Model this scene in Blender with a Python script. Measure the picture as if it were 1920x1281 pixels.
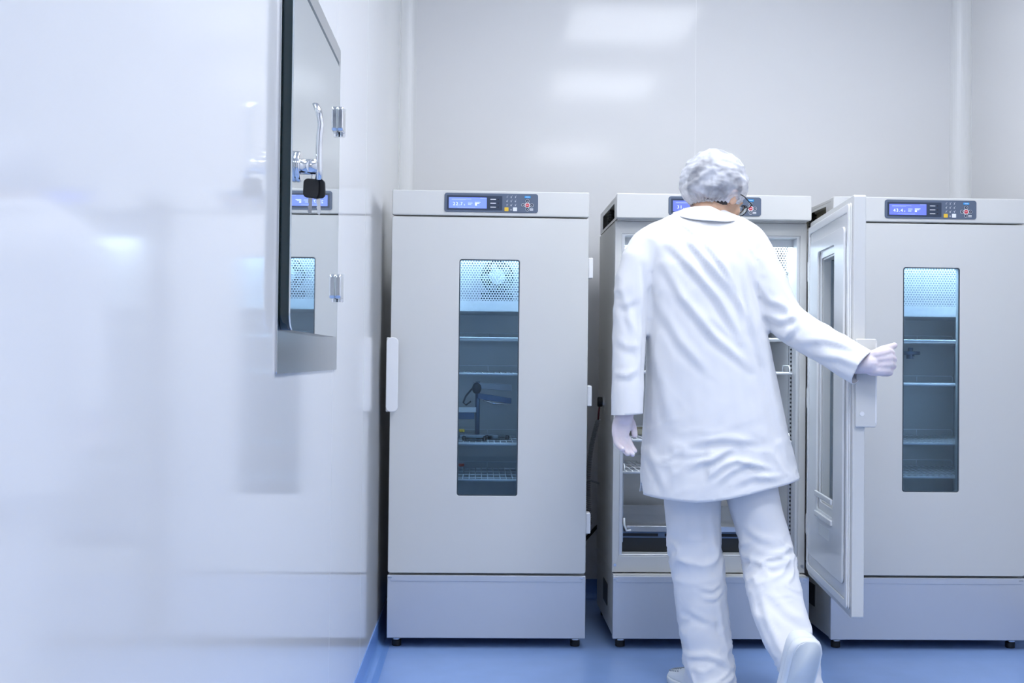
import bpy, bmesh, math, random
import numpy as np
from mathutils import Vector, Matrix, noise

for o in list(bpy.data.objects):
    bpy.data.objects.remove(o)
scene = bpy.context.scene
COL = scene.collection
R = math.radians
random.seed(4)

# ------------------------------------------------------------------ camera
CAM_F, CAM_H = 2118.5, 1.0227
c_right = Vector((0.99953795, -0.02828107, 0.0111385))
c_up = Vector((-0.01156879, -0.01509727, 0.9998191))
c_fwd = Vector((0.02810779, 0.99948599, 0.01541747))
cd = bpy.data.cameras.new('camera')
cam = bpy.data.objects.new('camera', cd)
COL.objects.link(cam)
cd.sensor_fit = 'HORIZONTAL'
cd.sensor_width = 36.0
cd.lens = CAM_F / 1920 * 36
cd.clip_start = 0.05
m = Matrix((c_right, c_up, -c_fwd)).transposed().to_4x4()
m.translation = (0, 0, CAM_H)
cam.matrix_world = m
scene.camera = cam

# ------------------------------------------------------------------ world, exposure
w = bpy.data.worlds.new('world')
scene.world = w
w.use_nodes = True
w.node_tree.nodes['Background'].inputs[0].default_value = (.75, .85, 1, 1)
w.node_tree.nodes['Background'].inputs[1].default_value = 0.0
vs = scene.view_settings
vs.view_transform = 'Standard'
vs.look = 'None'
vs.gamma = 1
vs.use_curve_mapping = False
vs.exposure = 0.0
LIGHT_COLOR = (0.88, 0.92, 1.0)
LIGHT_POWER = 21.5
LAMP_COLOR = (0.66, 0.83, 1.0)      # strip lamps inside the incubators
LAMP_POWER = 20.0

XL, XR, YB, YF, ZC = -0.354, 2.10, 4.85, -3.8, 3.0   # room planes
D = 4.0005                                              # front plane of the incubators


def at(px, py, Y):
    d = c_fwd + c_right * ((px - 960) / CAM_F) - c_up * ((py - 640.5) / CAM_F)
    t = Y / d.y
    return Vector((0, 0, CAM_H)) + d * t


# ------------------------------------------------------------------ materials
def mat(name, color, rough=.5, metal=0.0, ior=1.45, spec=.5, emis=None, estr=0, noise_amt=0, noise_scale=30,
        bump=0, bump_scale=200, sheen=0, coat=0, sss=0):
    mt = bpy.data.materials.new(name)
    mt.use_nodes = True
    nt = mt.node_tree
    b = nt.nodes['Principled BSDF']
    b.inputs['Base Color'].default_value = (*color, 1)
    b.inputs['Roughness'].default_value = rough
    b.inputs['Metallic'].default_value = metal
    b.inputs['IOR'].default_value = ior
    b.inputs['Specular IOR Level'].default_value = spec
    if sheen:
        b.inputs['Sheen Weight'].default_value = sheen
    if coat:
        b.inputs['Coat Weight'].default_value = coat
        b.inputs['Coat Roughness'].default_value = .05
    if sss:
        b.inputs['Subsurface Weight'].default_value = sss
        b.inputs['Subsurface Scale'].default_value = .01
    if emis:
        b.inputs['Emission Color'].default_value = (*emis, 1)
        b.inputs['Emission Strength'].default_value = estr
    tc = nt.nodes.new('ShaderNodeTexCoord')
    if noise_amt:
        n = nt.nodes.new('ShaderNodeTexNoise')
        n.inputs['Scale'].default_value = noise_scale
        n.inputs['Detail'].default_value = 4
        mx = nt.nodes.new('ShaderNodeMix')
        mx.data_type = 'RGBA'
        mx.inputs[6].default_value = (*[c * (1 - noise_amt) for c in color], 1)
        mx.inputs[7].default_value = (*[min(1, c * (1 + noise_amt)) for c in color], 1)
        nt.links.new(tc.outputs['Object'], n.inputs['Vector'])
        nt.links.new(n.outputs['Fac'], mx.inputs[0])
        nt.links.new(mx.outputs[2], b.inputs['Base Color'])
    if bump:
        n = nt.nodes.new('ShaderNodeTexNoise')
        n.inputs['Scale'].default_value = bump_scale
        n.inputs['Detail'].default_value = 3
        bp = nt.nodes.new('ShaderNodeBump')
        bp.inputs['Strength'].default_value = bump
        bp.inputs['Distance'].default_value = .002
        nt.links.new(tc.outputs['Object'], n.inputs['Vector'])
        nt.links.new(n.outputs['Fac'], bp.inputs['Height'])
        nt.links.new(bp.outputs[0], b.inputs['Normal'])
    return mt


def glass_mat(name, tint, ior=1.45, rough=.01):
    mt = bpy.data.materials.new(name)
    mt.use_nodes = True
    nt = mt.node_tree
    nt.nodes.clear()
    out = nt.nodes.new('ShaderNodeOutputMaterial')
    tr = nt.nodes.new('ShaderNodeBsdfTransparent')
    tr.inputs[0].default_value = (*tint, 1)
    gl = nt.nodes.new('ShaderNodeBsdfGlossy')
    gl.inputs['Roughness'].default_value = rough
    fr = nt.nodes.new('ShaderNodeFresnel')
    fr.inputs[0].default_value = ior
    mx = nt.nodes.new('ShaderNodeMixShader')
    nt.links.new(fr.outputs[0], mx.inputs[0])
    nt.links.new(tr.outputs[0], mx.inputs[1])
    nt.links.new(gl.outputs[0], mx.inputs[2])
    nt.links.new(mx.outputs[0], out.inputs[0])
    return mt


def veil_mat(name, color, alpha, scale):
    """thin crinkled non-woven sheet: diffuse cloth that partly lets see through"""
    mt = bpy.data.materials.new(name)
    mt.use_nodes = True
    nt = mt.node_tree
    nt.nodes.clear()
    out = nt.nodes.new('ShaderNodeOutputMaterial')
    tr = nt.nodes.new('ShaderNodeBsdfTransparent')
    df = nt.nodes.new('ShaderNodeBsdfDiffuse')
    df.inputs[0].default_value = (*color, 1)
    tc = nt.nodes.new('ShaderNodeTexCoord')
    n = nt.nodes.new('ShaderNodeTexNoise')
    n.inputs['Scale'].default_value = scale
    n.inputs['Detail'].default_value = 3
    mr = nt.nodes.new('ShaderNodeMapRange')
    mr.inputs[1].default_value = .35
    mr.inputs[2].default_value = .65
    mr.inputs[3].default_value = alpha - .22
    mr.inputs[4].default_value = alpha + .22
    mx = nt.nodes.new('ShaderNodeMixShader')
    nt.links.new(tc.outputs['Object'], n.inputs['Vector'])
    nt.links.new(n.outputs['Fac'], mr.inputs[0])
    nt.links.new(mr.outputs[0], mx.inputs[0])
    nt.links.new(tr.outputs[0], mx.inputs[1])
    nt.links.new(df.outputs[0], mx.inputs[2])
    nt.links.new(mx.outputs[0], out.inputs[0])
    return mt


M = dict(
    wall=mat('glossy_wall_panel', (.76, .762, .765), .085, ior=1.5, noise_amt=.012, noise_scale=2),
    wall_back=mat('satin_wall_panel', (.76, .762, .765), .10, ior=1.22, noise_amt=.012, noise_scale=2),
    sealant=mat('white_sealant', (.9, .9, .9), .5),
    ceiling=mat('ceiling_panel', (.86, .86, .85), .5),
    floor=mat('blue_vinyl_floor', (.25, .385, .69), .32, ior=1.45, noise_amt=.10, noise_scale=9),
    cove=mat('blue_cove', (.16, .31, .66), .3, noise_amt=.04),
    aluminium=mat('white_corner_cove', (.80, .805, .80), .35),
    paint=mat('warm_white_enamel', (.655, .655, .635), .33, noise_amt=.012, noise_scale=3, bump=.04, bump_scale=400),
    side=mat('enamel_side_panel', (.655, .655, .635), .4, noise_amt=.02, noise_scale=3),
    silver=mat('silver_blue_lacquer', (.60, .62, .66), .34, metal=.35, noise_amt=.02, noise_scale=2),
    liner=mat('stainless_liner', (.68, .69, .70), .32, metal=.15, noise_amt=.03, noise_scale=4),
    reveal=mat('steel_reveal', (.70, .71, .72), .35, metal=.3),
    steel=mat('brushed_steel', (.62, .63, .64), .18, metal=1, noise_amt=.03, noise_scale=6),
    chrome=mat('chrome', (.8, .81, .83), .06, metal=1),
    white=mat('white_plastic', (.82, .82, .82), .3),
    white_liner=mat('white_moulded_liner', (.84, .845, .85), .25),
    wire=mat('white_coated_wire', (.88, .90, .92), .25),
    black=mat('black_rubber', (.012, .013, .015), .5),
    dark=mat('dark_grille', (.03, .035, .04), .4),
    gasket=mat('dark_window_gasket', (.05, .07, .09), .4),
    panel=mat('slate_membrane', (.105, .135, .195), .5),
    bezel=mat('display_bezel', (.03, .045, .08), .4),
    screen=mat('lit_display', (.05, .07, .5), .3, emis=(.20, .27, 1.0), estr=.75),
    screen_light=mat('lit_display_pale', (.05, .07, .5), .3, emis=(.26, .40, 1.0), estr=.85),
    screen_text=mat('display_writing', (.6, .7, 1), .5, emis=(.68, .76, 1.0), estr=.9),
    screen_faint=mat('display_faint', (.4, .5, 1), .5, emis=(.36, .46, 1.0), estr=.85),
    print=mat('white_print', (.8, .82, .85), .6),
    yellow=mat('yellow_key', (.80, .52, .05), .4),
    blue=mat('cyan_key', (.03, .35, .80), .4),
    red=mat('red_key', (.62, .04, .06), .4),
    glass=glass_mat('tinted_glass', (.76, .88, .97)),
    mirror=mat('reflective_glass', (.74, .79, .80), .015, metal=.9),
    glass_edge=mat('dark_green_glass_edge', (.004, .022, .026), .08, ior=1.6),
    clear=glass_mat('clear_plastic', (.93, .96, .97), 1.4),
    skin=mat('skin', (.66, .42, .29), .5, sss=.15, noise_amt=.04, noise_scale=40),
    hair=mat('dark_hair', (.030, .025, .030), .5),
    glove=mat('thin_latex_glove', (.74, .66, .70), .45, sss=.1, noise_amt=.05, noise_scale=40),
    coat=mat('white_lab_cotton', (.78, .78, .79), .9, sheen=.05, bump=.08, bump_scale=900),
    trouser=mat('white_cleanroom_trousers', (.78, .78, .79), .9, sheen=.05, bump=.08, bump_scale=900),
    cap=veil_mat('crinkled_cap_fleece', (.78, .79, .84), .56, 15),
    shoe=mat('white_shoe', (.80, .82, .82), .5),
    sole=mat('pale_sole', (.66, .70, .72), .6, noise_amt=.04, noise_scale=30),
    shoe_mesh=mat('grey_dots', (.35, .38, .42), .6),
    cord=mat('grey_cord', (.36, .37, .38), .5),
    red_cord=mat('red_cord', (.16, .03, .04), .5),
    diffuser=mat('light_diffuser', (.8, .8, .8), .5, emis=LIGHT_COLOR, estr=LIGHT_POWER),
    lamp=mat('strip_lamp', (.8, .8, .8), .4, emis=LAMP_COLOR, estr=LAMP_POWER),
    added_evaporator=mat('added_evaporator_fins', (.45, .47, .50), .4, metal=.2),
    armgrey=mat('light_blue_grey', (.42, .45, .50), .4),
    bluegrey=mat('blue_grey_metal', (.16, .22, .33), .3, metal=.4),
    paper=mat('paper_label', (.72, .73, .72), .7),
    khaki=mat('khaki_tray', (.42, .40, .30), .5),
    red_plastic=mat('red_plastic', (.5, .08, .03), .4),
)


# ------------------------------------------------------------------ mesh builder
class MB:
    def __init__(self):
        self.v, self.f = [], []

    def add(self, vs_, fs):
        n = len(self.v)
        self.v += [tuple(v) for v in vs_]
        self.f += [tuple(i + n for i in f) for f in fs]
        return self

    def box(self, x0, x1, y0, y1, z0, z1):
        vs_ = [(x, y, z) for x in (x0, x1) for y in (y0, y1) for z in (z0, z1)]
        return self.add(vs_, [(0, 1, 3, 2), (4, 6, 7, 5), (0, 4, 5, 1), (2, 3, 7, 6), (0, 2, 6, 4), (1, 5, 7, 3)])

    def prism(self, loop, y0, y1):
        """loop of (x, z) points extruded along y"""
        n = len(loop)
        vs_ = [(x, y0, z) for x, z in loop] + [(x, y1, z) for x, z in loop]
        fs = [tuple(range(n)), tuple(range(2 * n - 1, n - 1, -1))]
        fs += [(i, i + n, (i + 1) % n + n, (i + 1) % n) for i in range(n)]
        return self.add(vs_, fs)

    def ring(self, outer, inner, y0, y1):
        n = len(outer)
        vs_ = [(x, y0, z) for x, z in outer] + [(x, y0, z) for x, z in inner] + \
              [(x, y1, z) for x, z in outer] + [(x, y1, z) for x, z in inner]
        fs = []
        for i in range(n):
            j = (i + 1) % n
            fs += [(i, j, j + n, i + n), (i + 2 * n, i + 3 * n, j + 3 * n, j + 2 * n),
                   (i, i + 2 * n, j + 2 * n, j), (i + n, j + n, j + 3 * n, i + 3 * n)]
        return self.add(vs_, fs)

    def tube(self, pts, r, n=8, closed=False):
        pts = [Vector(p) for p in pts]
        k = len(pts)
        rs = r if isinstance(r, (list, tuple)) else [r] * k
        vs_, fs = [], []
        up = None
        for i, p in enumerate(pts):
            a = pts[(i - 1) % k] if closed or i > 0 else p
            b = pts[(i + 1) % k] if closed or i < k - 1 else p
            t = (b - a).normalized()
            if up is None:
                up = t.orthogonal().normalized()
            up = (up - t * up.dot(t))
            up = up.normalized() if up.length > 1e-6 else t.orthogonal().normalized()
            s = t.cross(up)
            vs_ += [p + (up * math.cos(2 * math.pi * q / n) + s * math.sin(2 * math.pi * q / n)) * rs[i] for q in range(n)]
        for i in range(k if closed else k - 1):
            j = (i + 1) % k
            for q in range(n):
                q2 = (q + 1) % n
                fs.append((i * n + q, i * n + q2, j * n + q2, j * n + q))
        if not closed:
            fs += [tuple(range(n - 1, -1, -1)), tuple((k - 1) * n + q for q in range(n))]
        return self.add(vs_, fs)

    def cyl(self, a, b, r, n=16):
        return self.tube([a, b], r, n)

    def ellipsoid(self, c, r, rot=None, nu=20, nv=12):
        c = Vector(c)
        vs_, fs = [], []
        for i in range(1, nv):
            th = math.pi * i / nv
            for q in range(nu):
                ph = 2 * math.pi * q / nu
                v = Vector((r[0] * math.sin(th) * math.cos(ph), r[1] * math.sin(th) * math.sin(ph), r[2] * math.cos(th)))
                vs_.append(c + (rot @ v if rot else v))
        for i in range(nv - 2):
            for q in range(nu):
                q2 = (q + 1) % nu
                fs.append((i * nu + q, (i + 1) * nu + q, (i + 1) * nu + q2, i * nu + q2))
        t = len(vs_)
        vt, vb = Vector((0, 0, r[2])), Vector((0, 0, -r[2]))
        vs_ += [c + (rot @ vt if rot else vt), c + (rot @ vb if rot else vb)]
        for q in range(nu):
            q2 = (q + 1) % nu
            fs += [(t, q, q2), (t + 1, (nv - 2) * nu + q2, (nv - 2) * nu + q)]
        return self.add(vs_, fs)

    def loft(self, rings):
        """closed loft through rings of equal point count"""
        n = len(rings[0])
        vs_ = [p for r_ in rings for p in r_]
        fs = []
        for i in range(len(rings) - 1):
            for q in range(n):
                q2 = (q + 1) % n
                fs.append((i * n + q, i * n + q2, (i + 1) * n + q2, (i + 1) * n + q))
        fs += [tuple(range(n - 1, -1, -1)), tuple((len(rings) - 1) * n + q for q in range(n))]
        return self.add(vs_, fs)

    def mesh(self, name):
        me = bpy.data.meshes.new(name)
        me.from_pydata([tuple(v) for v in self.v], [], self.f)
        bm = bmesh.new()
        bm.from_mesh(me)
        bmesh.ops.recalc_face_normals(bm, faces=bm.faces)
        bm.to_mesh(me)
        bm.free()
        return me

    def build(self, name, material, parent=None, bevel=0, smooth=False, seg=2):
        return link(name, self.mesh(name), material, parent, bevel, smooth, seg)


def link(name, me, material, parent=None, bevel=0, smooth=False, seg=2):
    o = bpy.data.objects.new(name, me)
    COL.objects.link(o)
    if material:
        me.materials.clear()
        me.materials.append(material)
    if parent:
        o.parent = parent
    if bevel:
        b = o.modifiers.new('bevel', 'BEVEL')
        b.width = bevel
        b.segments = seg
        b.limit_method = 'ANGLE'
        b.angle_limit = R(40)
    if smooth or bevel:
        for p in me.polygons:
            p.use_smooth = True
        if bevel and not smooth:
            wn = o.modifiers.new('normals', 'WEIGHTED_NORMAL')
            wn.keep_sharp = True
    return o


def rrect(x0, x1, z0, z1, r=0.0, n=5):
    pts = []
    for cx, cz, a0 in ((x1 - r, z1 - r, 0), (x0 + r, z1 - r, 90), (x0 + r, z0 + r, 180), (x1 - r, z0 + r, 270)):
        for i in range(n + 1):
            a = R(a0 + 90 * i / n)
            pts.append((cx + r * math.cos(a), cz + r * math.sin(a)))
    return pts


def empty(name, loc, label, cat, group=None, rot=None):
    o = bpy.data.objects.new(name, None)
    COL.objects.link(o)
    o.location = loc
    o.empty_display_size = .1
    tag(o, label, cat, group)
    return o


def tag(o, label, cat, group=None):
    o['label'] = label
    o['category'] = cat
    if group:
        o['group'] = group
    return o


def struct(o):
    o['kind'] = 'structure'
    return o


def text_mesh(s, size, align='LEFT', space=1.25):
    cu = bpy.data.curves.new('t', 'FONT')
    cu.body = s
    cu.size = size
    cu.align_x = align
    cu.extrude = .0002
    cu.space_character = space
    cu.resolution_u = 2
    o = bpy.data.objects.new('t', cu)
    COL.objects.link(o)
    me = bpy.data.meshes.new_from_object(o)
    bpy.data.objects.remove(o)
    bpy.data.curves.remove(cu)
    me.transform(Matrix.Rotation(R(90), 4, 'X'))
    return me


def texts(name, items, material, parent, y):
    """several words joined in one lettering mesh; items: (string, x, z, size, align)"""
    mb = MB()
    for s, x, z, size, al in items:
        me = text_mesh(s, size, al)
        mb.add([(v.co.x + x, v.co.y + y, v.co.z + z) for v in me.vertices], [tuple(p.vertices) for p in me.polygons])
        bpy.data.meshes.remove(me)
    me = bpy.data.meshes.new(name)
    me.from_pydata(mb.v, [], mb.f)
    return link(name, me, material, parent)


# ------------------------------------------------------------------ room
def room():
    struct(MB().box(XL - .1, XR + .1, YF - .1, YB + .1, -.06, 0).build('floor', M['floor']))
    struct(MB().box(XL - .1, XR + .1, YF - .1, YB + .1, ZC, ZC + .06).build('ceiling', M['ceiling']))
    # left wall: backing and panels with sealed joints
    wl = struct(MB().box(XL - .06, XL - .0008, YF - .1, YB + .1, 0, ZC).build('wall_left', M['sealant']))
    ys = [YF, -1.8, .60, 2.732, 3.453, YB]
    for a, b in zip(ys[:-1], ys[1:]):
        MB().box(XL - .004, XL, a + .0015, b - .0015, .07, ZC).build('wall_panel', M['wall'], wl)
    wb = struct(MB().box(XL - .1, XR + .1, YB + .0008, YB + .06, 0, ZC).build('wall_back', M['sealant']))
    xs = [XL, .919, XR]
    for a, b in zip(xs[:-1], xs[1:]):
        MB().box(a + .001, b - .001, YB, YB + .004, .07, ZC).build('wall_panel', M['wall_back'], wb)
    wr = struct(MB().box(XR + .0008, XR + .06, YF - .1, YB + .1, 0, ZC).build('wall_right', M['sealant']))
    ys = [YF, -2.6, -1.4, -.2, 1.0, 2.2, 3.4, YB]
    for a, b in zip(ys[:-1], ys[1:]):
        MB().box(XR, XR + .004, a + .0015, b - .0015, .07, ZC).build('wall_panel', M['wall'], wr)
    struct(MB().box(XL - .1, XR + .1, YF - .06, YF, 0, ZC).build('wall_front', M['wall_back']))

    # rounded aluminium corner coves, floor to ceiling
    def cove(name, cx, cy, sx, sy, r=.055):
        pts = [(cx - sx * .002, cy - sy * .002)]
        arc = [(cx + sx * r * (1 - math.sin(R(9 * i))), cy + sy * r * (1 - math.cos(R(9 * i)))) for i in range(11)]
        e = .012
        prof = [(cx - sx * .002, cy - sy * .002), (cx + sx * (r + e), cy - sy * .002), (cx + sx * (r + e), cy + sy * .002)] + \
               [(x + sx * 0, y + sy * 0) for x, y in arc] + [(cx + sx * .002, cy + sy * (r + e)), (cx - sx * .002, cy + sy * (r + e))]
        n = len(prof)
        mb = MB()
        mb.add([(x, y, .06) for x, y in prof] + [(x, y, ZC) for x, y in prof],
               [tuple(range(n)), tuple(range(2 * n - 1, n - 1, -1))] + [(i, (i + 1) % n, (i + 1) % n + n, i + n) for i in range(n)])
        struct(mb.build(name, M['aluminium']))
    cove('trim_1', XL, YB, 1, -1)
    cove('trim_2', XR, YB, -1, -1)

    # blue vinyl upturned at the walls
    def upstand(name, a, b, nrm):
        a, b, nrm = Vector(a), Vector(b), Vector(nrm)
        prof = [(-.001, .082), (.003, .082), (.0035, .03)] + [(.0035 + .028 * (1 - math.cos(R(15 * i))), .03 - .0285 * math.sin(R(15 * i))) for i in range(7)] + [(.045, .0012), (.045, -.002), (-.001, -.002)]
        n = len(prof)
        mb = MB()
        mb.add([a + nrm * d + Vector((0, 0, z)) for d, z in prof] + [b + nrm * d + Vector((0, 0, z)) for d, z in prof],
               [tuple(range(n)), tuple(range(2 * n - 1, n - 1, -1))] + [(i, (i + 1) % n, (i + 1) % n + n, i + n) for i in range(n)])
        struct(mb.build(name, M['cove']))
    upstand('baseboard_left', (XL, YF, 0), (XL, YB, 0), (1, 0, 0))
    upstand('baseboard_back', (XL, YB, 0), (XR, YB, 0), (0, -1, 0))
    upstand('baseboard_right', (XR, YF, 0), (XR, YB, 0), (-1, 0, 0))

    # square ceiling light panels in a row over the aisle
    for x0, y0, where in ((.86, 3.09, 'nearest the incubators'), (.86, 1.59, 'second from the incubators'), (.86, -1.05, 'farthest from the incubators')):
        e = empty('ceiling_light_offscreen', (x0, y0, ZC), 'square white ceiling light panel ' + where, 'ceiling light', 'ceiling light panels')
        MB().ring(rrect(-.375, .375, -.375, .375, .004, 1), rrect(-.36, .36, -.36, .36, .004, 1), 0, .012).build('frame', M['white'], e).rotation_euler = (R(90), 0, 0)
        MB().box(-.361, .361, -.361, .361, -.008, .002).build('diffuser_offscreen', M['diffuser'], e)


# ------------------------------------------------------------------ incubators
W_, H_, DEP = .70, 1.618, .58


def perforated_mesh():
    mb = MB()
    p, r = .0100, .0037
    x0, x1, z0, z1 = .03, .67, 1.232, 1.47
    rows = int((z1 - z0) / (p * .866))
    cols = int((x1 - x0) / p)
    idx = {}
    vs_, fs = [], []

    def vid(x, z):
        k = (round(x * 20000), round(z * 20000))
        if k not in idx:
            idx[k] = len(vs_)
            vs_.append((x, .20, z))
        return idx[k]
    for i in range(rows):
        for j in range(cols):
            cx = x0 + p / 2 + j * p + (p / 2 if i % 2 else 0)
            cz = z0 + p * .6 + i * p * .866
            if cx + p / 2 > x1 + .004:
                continue
            o = [vid(cx + p * .57735 * math.cos(R(30 + 60 * k)), cz + p * .57735 * math.sin(R(30 + 60 * k))) for k in range(6)]
            q = [vid(cx + r * math.cos(R(30 + 60 * k)), cz + r * math.sin(R(30 + 60 * k))) for k in range(6)]
            for k in range(6):
                fs.append((o[k], o[(k + 1) % 6], q[(k + 1) % 6], q[k]))
    mb.add(vs_, fs)
    mb.box(.026, .03, .199, .201, 1.20, 1.476)
    mb.box(.67, .674, .199, .201, 1.20, 1.476)
    mb.box(.026, .674, .198, .2025, 1.20, 1.238)
    return mb.mesh('perforated_panel')


def shelf_mesh():
    """white wire rack, origin at front rail height"""
    mb = MB()
    x0, x1, y0, y1 = .045, .655, .085, .50
    mb.tube([(x0, y0, 0), (x1, y0, 0), (x1, y1, 0), (x0, y1, 0)], .0045, 8, True)
    for y in (.19, .30, .41):
        mb.cyl((x0, y, -.003), (x1, y, -.003), .003, 6)
    for i in range(27):
        x = x0 + .011 + i * (x1 - x0 - .022) / 26
        mb.cyl((x, y0, .004), (x, y1, .004), .0017, 6)
    # raised back stop, carried by short posts
    mb.tube([(x0 + .01, y1, 0), (x0 + .01, y1, .022), (x0 + .016, y1, .028), (x1 - .016, y1, .028), (x1 - .01, y1, .022), (x1 - .01, y1, 0)], .0022, 6)
    for x in (.2, .35, .5):
        mb.cyl((x, y1, 0), (x, y1, .028), .0018, 6)
    # bent side guards
    for x in (x0 + .004, x1 - .004):
        mb.tube([(x, y0 + .012, 0), (x, y0 + .012, .020), (x, y0 + .02, .028), (x, y0 + .10, .028), (x, y0 + .108, .02), (x, y0 + .108, 0)], .0028, 6)
    return mb.mesh('shelf')


PERF = perforated_mesh()
SHELF = shelf_mesh()


def incubator(X, label, digits, screen, win, shelves, door_angle, fan):
    e = empty('laboratory_incubator', (X, D, 0), label, 'incubator', 'incubators standing in a row')
    # --- insulated body, open at the front
    cx0, cx1, cz0, cz1 = .026, .674, .320, 1.478
    b = MB()
    b.ring(rrect(.002, .698, .262, 1.524), rrect(cx0, cx1, cz0, cz1), .052, .066)
    b.build('front_frame', M['paint'], e, .002)
    b = MB()
    b.box(.002, .022, .066, DEP, .262, 1.524)
    b.box(.678, .698, .066, DEP, .262, 1.524)
    b.box(.022, .678, .066, DEP, 1.486, 1.524)
    b.box(.022, .678, .066, DEP, .262, .310)
    b.box(.022, .678, DEP - .02, DEP, .310, 1.486)
    b.build('body', M['side'], e, .001)
    # --- stainless chamber: five thin walls
    b = MB()
    b.box(.0225, cx0, .067, .555, cz0, cz1)
    b.box(cx1, .6775, .067, .555, cz0, cz1)
    b.box(.0225, .6775, .067, .555, cz1, 1.4855)
    b.box(.0225, .6775, .067, .555, .3105, cz0)
    b.box(.0225, .6775, .555, .559, .3105, 1.4855)
    b.build('chamber_liner', M['liner'], e)
    # reveal frame between body and chamber
    MB().ring(rrect(cx0 - .0005, cx1 + .0005, cz0 - .0005, cz1 + .0005), rrect(cx0 + .012, cx1 - .012, cz0 + .006, cz1 - .008), .054, .11).build('reveal', M['reveal'], e, .003)
    # --- header with control panel
    b = MB()
    b.prism(rrect(0, .70, 1.529, H_, .006), 0, .035)
    hd = b.build('header', M['paint'], e, .004)
    MB().box(.004, .696, .035, DEP, 1.604, 1.616).build('header_top', M['paint'], hd, .002)
    MB().box(.008, .692, .035, DEP - .01, 1.5245, 1.530).build('header_floor', M['side'], hd)
    MB().box(.004, .696, DEP - .012, DEP, 1.530, 1.604).build('header_back', M['side'], hd)
    for s in (0, 1):
        x0 = .004 if s == 0 else .694
        me = MB().ring(rrect(.036, DEP - .012, 1.530, 1.604), rrect(.10, .49, 1.540, 1.594, .004), 0, .002)
        me.v = [(x0 + y, x, z) for x, y, z in me.v]
        me.build('header_side', M['paint'], hd)
        xi = .045 if s == 0 else .655
        MB().box(min(xi, xi + .004), max(xi, xi + .004), .09, .50, 1.531, 1.603).build('vent_recess', M['khaki'], hd)
        for k in range(5):
            z = 1.545 + k * .0105
            xc = .022 if s == 0 else .678
            MB().cyl((xc, .33, z), (xc, .33, z + .006), .016, 12).build('vent_coil', M['black'], hd)
        MB().cyl((xc, .33, 1.531), (xc, .33, 1.60), .009, 10).build('vent_coil_core', M['black'], hd)
    # membrane panel
    px0, px1, pz0, pz1 = .185, .517, 1.5415, 1.609
    cp = MB().prism(rrect(px0, px1, pz0, pz1, .009), -.0025, .001).build('control_panel', M['panel'], e, .0008)

    def P(x, y):
        return px0 + (x - 115) / 1695 * (px1 - px0), pz1 - (y - 205 - 18 * (x - 115) / 1695) / 350 * (pz1 - pz0)

    def rect(x0, y0, x1, y1):
        a, b_ = P(x0, y0)[1], P(x1, y1)[1]
        return P(x0, y0)[0], P(x1, y1)[0], min(a, b_), max(a, b_)
    x0, x1, z0, z1 = rect(160, 252, 1160, 528)
    MB().prism(rrect(x0, x1, z0, z1, .002), -.0032, -.0024).build('display_bezel', M['bezel'], cp)
    x0, x1, z0, z1 = rect(195, 288, 880, 495)
    MB().prism(rrect(x0, x1, z0, z1, .001), -.0038, -.0031).build('display_screen', M[screen], cp)
    wx, wz = P(268, 436)
    texts('display_reading', [(digits, wx, wz, .0165, 'LEFT'), ('c', P(466, 436)[0], wz, .011, 'LEFT')], M['screen_text'], cp, -.0041)
    fb = MB()
    for q in ((245, 318, 600, 326), (245, 332, 500, 338), (350, 470, 670, 478), (540, 378, 622, 386), (540, 396, 622, 404), (540, 414, 600, 430), (760, 300, 870, 306)):
        a0, a1, c0, c1 = rect(*q)
        fb.box(a0, a1, -.0042, -.0036, c0, c1)
    fb.build('display_small_print', M['screen_faint'], cp)
    fb = MB()
    for q in ((665, 376, 768, 386), (665, 395, 745, 405), (668, 410, 702, 440)):
        a0, a1, c0, c1 = rect(*q)
        fb.box(a0, a1, -.0042, -.0036, c0, c1)
    fb.build('display_program_box', M['screen_text'], cp)
    for k, y in enumerate((326, 398, 470)):
        a0, a1, c0, c1 = rect(945, y - 8, 1045, y + 6)
        MB().box(a0, a1, -.0036, -.003, c0, c1).build('indicator_caption', M['print'], cp)
        lx, lz = P(1085, y)
        MB().cyl((lx, -.0042, lz), (lx, -.003, lz), .0022, 12).build('indicator_light', M['black'], cp)
    it = []
    for k, s in enumerate('123456789'):
        x, z = P(1245 + 76 * (k % 3), 296 + 77 * (k // 3))
        it.append((s, x, z, .0088, 'CENTER'))
        it.append(("'", x + .0035, z + .002, .0088, 'CENTER'))
    x, z = P(1321, 530)
    it.append(('0', x, z, .0088, 'CENTER'))
    texts('keypad_numbers', it, M['print'], cp, -.0029)
    for xk, mm in ((1238, 'yellow'), (1392, 'print')):
        x, z = P(xk, 506)
        MB().prism(rrect(x - .0072, x + .0072, z - .0068, z + .0068, .0015, 3), -.0042, -.0024).build('key', M[mm], cp)
    a0, a1, c0, c1 = rect(1565, 262, 1670, 300)
    MB().prism(rrect(a0, a1, c0, c1, .001, 3), -.0042, -.0024).build('key', M['blue'], cp)
    MB().box(a0 + .004, a1 - .004, -.0046, -.004, (c0 + c1) / 2 - .0007, (c0 + c1) / 2 + .0007).build('key_caption', M['print'], cp)
    ux, uz = P(1616, 432)
    MB().prism([(ux - .014, uz), (ux, uz - .014), (ux + .014, uz), (ux, uz + .014)], -.0028, -.0024).build('key_diamond', M['liner'], cp)
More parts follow.
